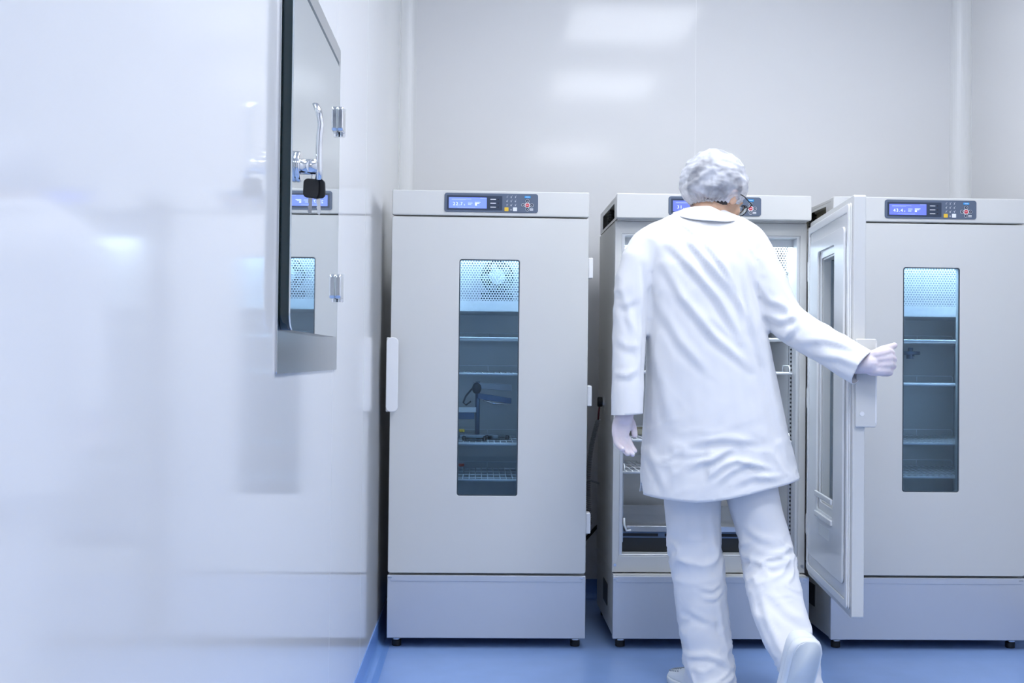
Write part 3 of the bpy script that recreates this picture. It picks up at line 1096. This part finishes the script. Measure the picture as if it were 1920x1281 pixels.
    for s in (-1, 1):
        cx = s * .034
        lm = MB().cyl(hp(cx, .0995, -.004), hp(cx, .1005, -.004), .0185, 20).mesh('lens')
        put('lens', lm, M['clear'])

    # ---------------- coat
    cb = MB()

    def sec(py, xa, xb, yc, ry, p=2.2, tilt=(0, 0)):
        a, b_ = at(xa, py, yc), at(xb, py, yc)
        return ell((a.x + b_.x) / 2, yc, (a.z + b_.z) / 2, (b_.x - a.x) / 2, ry, 36, p, tilt)
    cb.loft([sec(985, 1192, 1508, 3.475, .185, 2.3),
             sec(900, 1202, 1491, 3.475, .175, 2.3),
             sec(800, 1207, 1470, 3.475, .160, 2.3),
             sec(700, 1211, 1452, 3.475, .145, 2.3),
             sec(620, 1213, 1436, 3.475, .138, 2.3),
             sec(550, 1212, 1424, 3.475, .132, 2.3),
             sec(500, 1206, 1424, 3.475, .125, 2.3),
             sec(465, 1204, 1423, 3.475, .110, 2.2),
             sec(440, 1226, 1405, 3.475, .092, 2.1),
             sec(420, 1256, 1383, 3.475, .076, 2.0),
             sec(402, 1277, 1368, 3.485, .064, 2.0)])
    capsule_chain(cb, [at(1290, 420, 3.475), at(1222, 455, 3.465), at(1197, 492, 3.455)], [.045, .054, .056])
    capsule_chain(cb, [at(1350, 420, 3.475), at(1405, 455, 3.465), at(1424, 492, 3.455)], [.045, .054, .057])
    # left sleeve, hanging
    cuffL = [at(1196, 490, 3.455), at(1184, 545, 3.445), at(1180, 620, 3.435), at(1178, 700, 3.415), at(1176, 776, 3.40), at(1176, 806, 3.395)]
    capsule_chain(cb, cuffL, [.057, .053, .051, .049, .047, .046], 20)
    # right sleeve, reaching for the door
    cuffR = [at(1422, 490, 3.455), at(1444, 545, 3.440), at(1480, 605, 3.415), at(1548, 648, 3.345), at(1615, 688, 3.28), at(1643, 704, 3.255)]
    capsule_chain(cb, cuffR, [.060, .060, .057, .055, .057, .058], 20)
    me = remesh(cb, .0075, 6)
    # hem and cuffs cut clean
    bm = bmesh.new()
    bm.from_mesh(me)
    hA, hB = at(1198, 934, 3.32), at(1500, 907, 3.32)

    def hem_z(x):
        t = (x - hA.x) / (hB.x - hA.x)
        t = min(1.2, max(-.2, t))
        return hA.z - .012 * math.sin(math.pi * max(0, min(1, t * 1.25))) + (hB.z - hA.z) * max(0, (t - .35) / .65) ** 1.2
    # bend the hem: shift low vertices so a flat cut becomes the curved hem
    zcut = hA.z
    for v in bm.verts:
        if v.co.z < .95:
            k = (.95 - v.co.z) / (.95 - zcut)
            v.co.z += (hem_z(v.co.x) - zcut) * min(1.3, k) ** 2 if .40 < v.co.x < 1.2 and not (v.co.x < at(1206, 800, 3.4).x and v.co.z > .70) else 0
    def cut(co_, no_, sel):
        geom = [g_ for g_ in bm.verts[:] + bm.edges[:] + bm.faces[:] if sel(g_)]
        bmesh.ops.bisect_plane(bm, geom=geom, plane_co=co_, plane_no=no_, clear_outer=True)
    def mid(g_):
        if isinstance(g_, bmesh.types.BMVert):
            return g_.co
        vs_ = g_.verts
        s_ = Vector((0, 0, 0))
        for v in vs_:
            s_ += v.co
        return s_ / len(vs_)
    # hem: remove everything below the curved hem line
    kill = [v for v in bm.verts if v.co.z < hem_z(v.co.x) and v.co.x > at(1190, 850, 3.4).x]
    bmesh.ops.delete(bm, geom=kill, context='VERTS')
    for v in bm.verts:
        if v.is_boundary:
            v.co.z = hem_z(v.co.x)
    xs_l = at(1207, 790, 3.40).x
    cl = at(1176, 777, 3.40)
    cut(cl, Vector((.06, 0, -1)), lambda g_: mid(g_).x < xs_l + .004 and mid(g_).z < .95)
    cr = at(1618, 690, 3.277)
    axR = (cuffR[5] - cuffR[3]).normalized()
    axR = (axR + Vector((.0, .0, -.0))).normalized()
    cut(cr, axR, lambda g_: mid(g_).x > 1.02 and mid(g_).z < 1.2)
    bm.normal_update()
    bm.to_mesh(me)
    bm.free()
    me.update()
    co, no = arrays(me)
    st = [
        # diagonal pull folds across the back
        ([(1262, 455), (1300, 500), (1350, 560), (1395, 640)], .011, .0085),
        ([(1290, 440), (1330, 490), (1372, 540), (1402, 590)], .010, .0075),
        ([(1250, 490), (1285, 560), (1340, 630), (1410, 690)], .012, .0075),
        ([(1330, 455), (1360, 500), (1385, 545)], .009, .0065),
        ([(1240, 560), (1280, 640), (1330, 700)], .014, .006),
        ([(1232, 640), (1250, 720), (1262, 800)], .016, .005),
        ([(1400, 470), (1402, 530), (1412, 600), (1436, 680)], .010, .0075),
        ([(1385, 500), (1390, 560), (1404, 620)], .009, .0055),
        ([(1280, 405), (1300, 425), (1318, 445)], .008, .004),
        ([(1440, 640), (1455, 720), (1470, 800), (1484, 870)], .014, .006),
        # seat crumples low on the coat
        ([(1300, 830), (1350, 822), (1420, 828)], .010, .0055),
        ([(1316, 872), (1350, 850), (1372, 838)], .008, .0065),
        ([(1322, 895), (1352, 872), (1378, 862), (1420, 872)], .008, .0065),
        ([(1290, 880), (1312, 866), (1338, 858)], .008, .005),
        ([(1340, 905), (1366, 880), (1400, 868), (1450, 880)], .009, .006),
        ([(1375, 905), (1410, 892), (1470, 893)], .010, .005),
        ([(1330, 840), (1326, 872), (1330, 900)], .008, .004),
        ([(1225, 850), (1240, 890), (1252, 925)], .012, .0045),
        # left sleeve: seam hollow and soft bends
        ([(1208, 480), (1214, 540), (1213, 620), (1208, 720)], .007, -.0065),
        ([(1152, 560), (1176, 570), (1200, 556)], .010, .003),
        ([(1160, 632), (1182, 650), (1204, 648)], .011, .003),
        ([(1152, 700), (1180, 705), (1200, 690)], .010, .0035),
        ([(1165, 520), (1186, 590), (1196, 660)], .010, .004),
        # right sleeve
        ([(1428, 520), (1450, 560), (1488, 580)], .010, .0065),
        ([(1440, 585), (1470, 600), (1505, 592)], .010, .007),
        ([(1448, 612), (1480, 632), (1500, 600)], .009, .006),
        ([(1500, 640), (1540, 636), (1590, 652)], .011, .0065),
        ([(1520, 668), (1560, 670), (1600, 690)], .010, .006),
        ([(1470, 560), (1490, 590), (1500, 612)], .009, .005),
    ]
    d = fold(co, no, st, 3.33)
    d += fnoise(co, 9, .004, 3, (1, 1, .6)) + fnoise(co, 24, .0012, 8, (1, 1, .7))
    d += crumple(co, 14, .0045, 1, (.62, 0, -.78)) * np.clip((co[:, 2] - .95) / .2, .25, 1)
    d += crumple(co, 22, .0042, 4, (.9, 0, .35)) * np.exp(-((co[:, 2] - .74) / .10) ** 2)
    me.vertices.foreach_set('co', (co + no * d[:, None]).ravel())
    coat = put('lab_coat', me, M['coat'], True, .003)
    # collar folded over the neck
    rings_t, rings_b, rings_m = [], [], []
    n = 40
    cn = at(1322, 402, 3.49)
    verts, faces = [], []
    for i in range(n + 1):
        a = R(-90 - 150 + 300 * i / n)
        back = max(0, -math.sin(a))
        c, s = math.cos(a), math.sin(a)
        top = Vector((cn.x + .001 + .070 * c, cn.y + .064 * s + .004, cn.z + .018 + .006 * back - .030 * max(0, c)))
        mid_ = Vector((cn.x + .078 * c, cn.y + .073 * s - .001, cn.z + .010 + .004 * back - .028 * max(0, c)))
        bot = Vector((cn.x - .002 + .101 * c, cn.y + .100 * s - .006, cn.z + .004 - .038 * back - .010 * max(0, c)))
        inn = Vector((cn.x + .064 * c, cn.y + .060 * s + .004, cn.z - .03))
        verts += [inn, top, mid_, (mid_ + bot) / 2 + Vector((c, s, 0)) * .003, bot]
    for i in range(n):
        for k in range(4):
            faces.append((i * 5 + k, (i + 1) * 5 + k, (i + 1) * 5 + k + 1, i * 5 + k + 1))
    me = MB().add(verts, faces).mesh('collar')
    cl_o = put('collar', me, M['coat'], True, .003)
    ss = cl_o.modifiers.new('soft', 'SUBSURF')
    ss.levels = ss.render_levels = 1

    # ---------------- trousers
    tb = MB()

    def lsec(py, xa, xb, yc, ry):
        a, b_ = at(xa, py, yc), at(xb, py, yc)
        return ell((a.x + b_.x) / 2, yc, (a.z + b_.z) / 2, (b_.x - a.x) / 2, ry, 28, 2.2, ((b_.z - a.z) / (b_.x - a.x), 0))
    tb.loft([lsec(1296, 1289, 1381, 3.435, .092), lsec(1262, 1285, 1377, 3.445, .088), lsec(1215, 1280, 1373, 3.46, .080), lsec(1150, 1269, 1366, 3.472, .078),
             lsec(1060, 1257, 1356, 3.475, .082), lsec(980, 1249, 1350, 3.475, .088), lsec(900, 1244, 1352, 3.475, .10), lsec(820, 1245, 1360, 3.475, .11)])
    tb.loft([lsec(1290, 1474, 1540, 3.20, .055), lsec(1262, 1462, 1538, 3.20, .060), lsec(1232, 1448, 1538, 3.205, .066), lsec(1205, 1432, 1531, 3.23, .070), lsec(1150, 1409, 1512, 3.285, .076),
             lsec(1100, 1399, 1500, 3.34, .080), lsec(1050, 1393, 1489, 3.39, .083), lsec(990, 1380, 1476, 3.425, .088), lsec(930, 1361, 1458, 3.445, .098), lsec(850, 1335, 1450, 3.46, .11), lsec(810, 1330, 1450, 3.465, .11)])
    tb.ellipsoid(at(1345, 850, 3.475), (.13, .115, .11))
    me = remesh(tb, .0065, 6)
    bm = bmesh.new()
    bm.from_mesh(me)
    kill = [v for v in bm.verts if (v.co.z < .012 and v.co.y > 3.30)]
    bmesh.ops.delete(bm, geom=kill, context='VERTS')
    bm.to_mesh(me)
    bm.free()
    co, no = arrays(me)
    st = [
        # left leg
        ([(1262, 960), (1268, 1060), (1282, 1160), (1290, 1240)], .008, .005),
        ([(1318, 1108), (1340, 1112), (1362, 1100)], .007, .005),
        ([(1322, 1128), (1345, 1130), (1364, 1116)], .006, .005),
        ([(1296, 1150), (1325, 1166), (1350, 1172)], .010, .004),
        ([(1290, 1240), (1330, 1232), (1368, 1250)], .009, .006),
        ([(1352, 1130), (1362, 1190), (1370, 1240)], .008, .005),
        ([(1340, 960), (1345, 1020), (1350, 1070)], .012, .004),
        # right leg
        ([(1392, 985), (1425, 1008), (1450, 1012)], .011, .005),
        ([(1430, 1036), (1460, 1034), (1490, 1022)], .008, .0055),
        ([(1402, 1046), (1440, 1058), (1470, 1050)], .008, .005),
        ([(1430, 1100), (1455, 1130), (1490, 1150)], .012, .005),
        ([(1470, 1168), (1495, 1164), (1516, 1150)], .009, .005),
        ([(1450, 1204), (1484, 1192), (1524, 1186)], .009, .006),
        ([(1412, 1080), (1420, 1150), (1446, 1220)], .010, .004),
    ]
    d = fold(co, no, st, 3.35)
    low = np.clip((.32 - co[:, 2]) / .3, 0, 1)
    d += fnoise(co, 12, .004, 5, (1, 1, 1.4)) + fnoise(co, 30, .0015, 2) + crumple(co, 23, .012, 6, (1, 0, .25)) * np.clip(low + .9 * np.exp(-((co[:, 2] - .42) / .07) ** 2), 0, 1)
    me.vertices.foreach_set('co', (co + no * d[:, None]).ravel())
    put('trousers', me, M['trouser'], True)

    # ---------------- gloved hands
    def fingers(mb, chains):
        for pts, r0, r1 in chains:
            capsule_chain(mb, pts, [r0 + (r1 - r0) * i / (len(pts) - 1) for i in range(len(pts))], 10)
    hb = MB()
    # hanging left hand, palm turned back, fingers loosely bent
    q = lambda x, y, Y: at(x, y, Y)
    capsule_chain(hb, [q(1174, 758, 3.40), q(1171, 782, 3.40)], [.028, .027], 14)
    for x0, x1, x2 in ((1163, 1157, 1154.5), (1168, 1163, 1161), (1173, 1169.5, 1167.5), (1178, 1175, 1171.5)):
        capsule_chain(hb, [q(x0, 780, 3.405), q(x1, 798, 3.405), q(x2, 815, 3.40)], [.0155, .0165, .0125], 10)
    fingers(hb, [
        ([q(1154.5, 815, 3.40), q(1156, 829, 3.392), q(1162, 838, 3.380), q(1167, 842, 3.365)], .0105, .0085),
        ([q(1161, 816, 3.40), q(1165, 832, 3.394), q(1171, 844, 3.384), q(1177, 851, 3.372)], .0108, .0086),
        ([q(1167.5, 816, 3.40), q(1173, 832, 3.396), q(1180, 845, 3.390), q(1186, 852, 3.382)], .0108, .0086),
        ([q(1172, 814, 3.405), q(1179, 828, 3.405), q(1185, 839, 3.403), q(1190, 846, 3.398)], .0105, .0084),
        ([q(1177, 782, 3.41), q(1184, 792, 3.415), q(1188, 804, 3.415), q(1190, 816, 3.41)], .0125, .0095),
    ])
    put('glove', remesh(hb, .0028, 3), M['glove'])
    hb = MB()
    # right hand closed round the door grip, thumb on top
    capsule_chain(hb, [q(1606, 684, 3.285), q(1632, 682, 3.262)], [.028, .029], 14)
    kn = [(1663, 660), (1667, 671), (1667, 683), (1662, 695)]
    for (kx, ky), (bx, by) in zip(kn, ((1632, 668), (1632, 676), (1633, 686), (1634, 694))):
        capsule_chain(hb, [q(bx, by, 3.262), q((kx + bx) / 2, (ky + by) / 2, 3.252), q(kx, ky, 3.262)], [.017, .0175, .014], 10)
    fch = []
    for i, (kx, ky) in enumerate(kn):
        fch.append(([q(kx, ky, 3.262), q(kx + 9 - i, ky + 3, 3.290), q(kx + 4 - i, ky + 5, 3.322), q(kx - 10, ky + 5, 3.338), q(kx - 20, ky + 4, 3.330)], .0122, .0088))
    fch.append(([q(1640, 664, 3.268), q(1654, 656, 3.275), q(1666, 652, 3.29), q(1677, 648, 3.305)], .0135, .0095))
    fingers(hb, fch)
    put('glove', remesh(hb, .0028, 3), M['glove'])

    # ---------------- shoes
    def shoe(name, M4, mesh_toe):
        """shoe along local +y (toe), sole at z = 0"""
        L_ = .275
        def half(t):            # half width along the length 0 heel .. 1 toe
            return .5 * np.interp(t, [0, .04, .12, .3, .5, .7, .85, .95, 1], [.034, .068, .088, .090, .088, .104, .098, .064, .016])
        def topz(t):
            return np.interp(t, [0, .06, .25, .45, .6, .8, .95, 1], [.062, .082, .085, .080, .066, .048, .036, .026])
        def out(z, grow, ts):
            pts = []
            for t in ts:
                pts.append((half(t) + grow, t * L_, z))
            for t in reversed(ts):
                pts.append((-half(t) - grow, t * L_, z))
            return pts
        ts = [0, .015, .04, .08, .14, .22, .32, .42, .52, .62, .72, .8, .87, .92, .96, .985, 1]
        so = MB()
        so.loft([out(0, -.004, ts), out(.003, .001, ts), out(.018, .003, ts), out(.024, .001, ts)])
        tread = MB()
        tread.loft([out(-.003, -.006, ts), out(.001, -.005, ts)])
        up = MB()
        rings = []
        for k in range(9):
            f = k / 8
            a = f * math.pi / 2
            ring = []
            for sgn, seq in ((1, ts), (-1, list(reversed(ts)))):
                for t in seq:
                    hw = half(t) * math.cos(a) ** .55 if f < 1 else 0.0005
                    ring.append((sgn * max(hw, .0005), t * L_ * (1 - .02 * f) + .004 * f, .022 + (topz(t) - .022) * math.sin(a)))
            rings.append(ring)
        up.loft(rings)
        parts = [(name, so, M['shoe']), ]
        base = None
        me = so.mesh('shoe')
        me.transform(M4)
        base = put('shoe', me, M['shoe'])
        for nm, mb, mm in (('upper', up, M['shoe']), ('tread', tread, M['sole'])):
            me = mb.mesh(nm)
            me.transform(M4)
            shift(me, root_loc)
            link(nm, me, mm, base, 0, True)
        if mesh_toe:
            dots = MB()
            for i in range(7):
                for j in range(9):
                    t = .66 + i * .045
                    u = -.8 + j * .2
                    a = math.acos(min(1, abs(u)) ** (1 / .55))
                    x = half(t) * u * 1.0
                    z = .022 + (topz(t) - .022) * math.sin(a)
                    dots.ellipsoid((x, t * L_, z + .001), (.0026, .0036, .0022), None, 8, 4)
            me = dots.mesh('vent_holes')
            me.transform(M4)
            shift(me, root_loc)
            o = link('vent_holes', me, M['shoe_mesh'], base, 0, True)
            o['kind'] = 'stuff'
    # left shoe flat on the floor, toe pointing away and a little left
    heel = at(1336, 1281, 3.40)
    toe = at(1266, 1262, 3.62)
    dv = Vector((toe.x - heel.x, toe.y - heel.y, 0)).normalized()
    M4 = Matrix.Translation((toe.x - dv.x * .272, toe.y - dv.y * .272, .0035)) @ Matrix.Rotation(math.atan2(-dv.x, dv.y), 4, 'Z')
    shoe('shoe', M4, True)
    # right shoe on its toe, sole turned to the viewer
    hl = at(1519, 1204, 3.05)
    ydir = Vector((-.10, .34, -.92)).normalized()
    zdir = Vector((-.10, .86, .36))
    zdir = (zdir - ydir * zdir.dot(ydir)).normalized()
    xdir = ydir.cross(zdir)
    M4 = Matrix((xdir, ydir, zdir)).transposed().to_4x4()
    M4.translation = hl
    shoe('shoe', M4, False)


room()
incubators()
hatch()
small_things()
person()
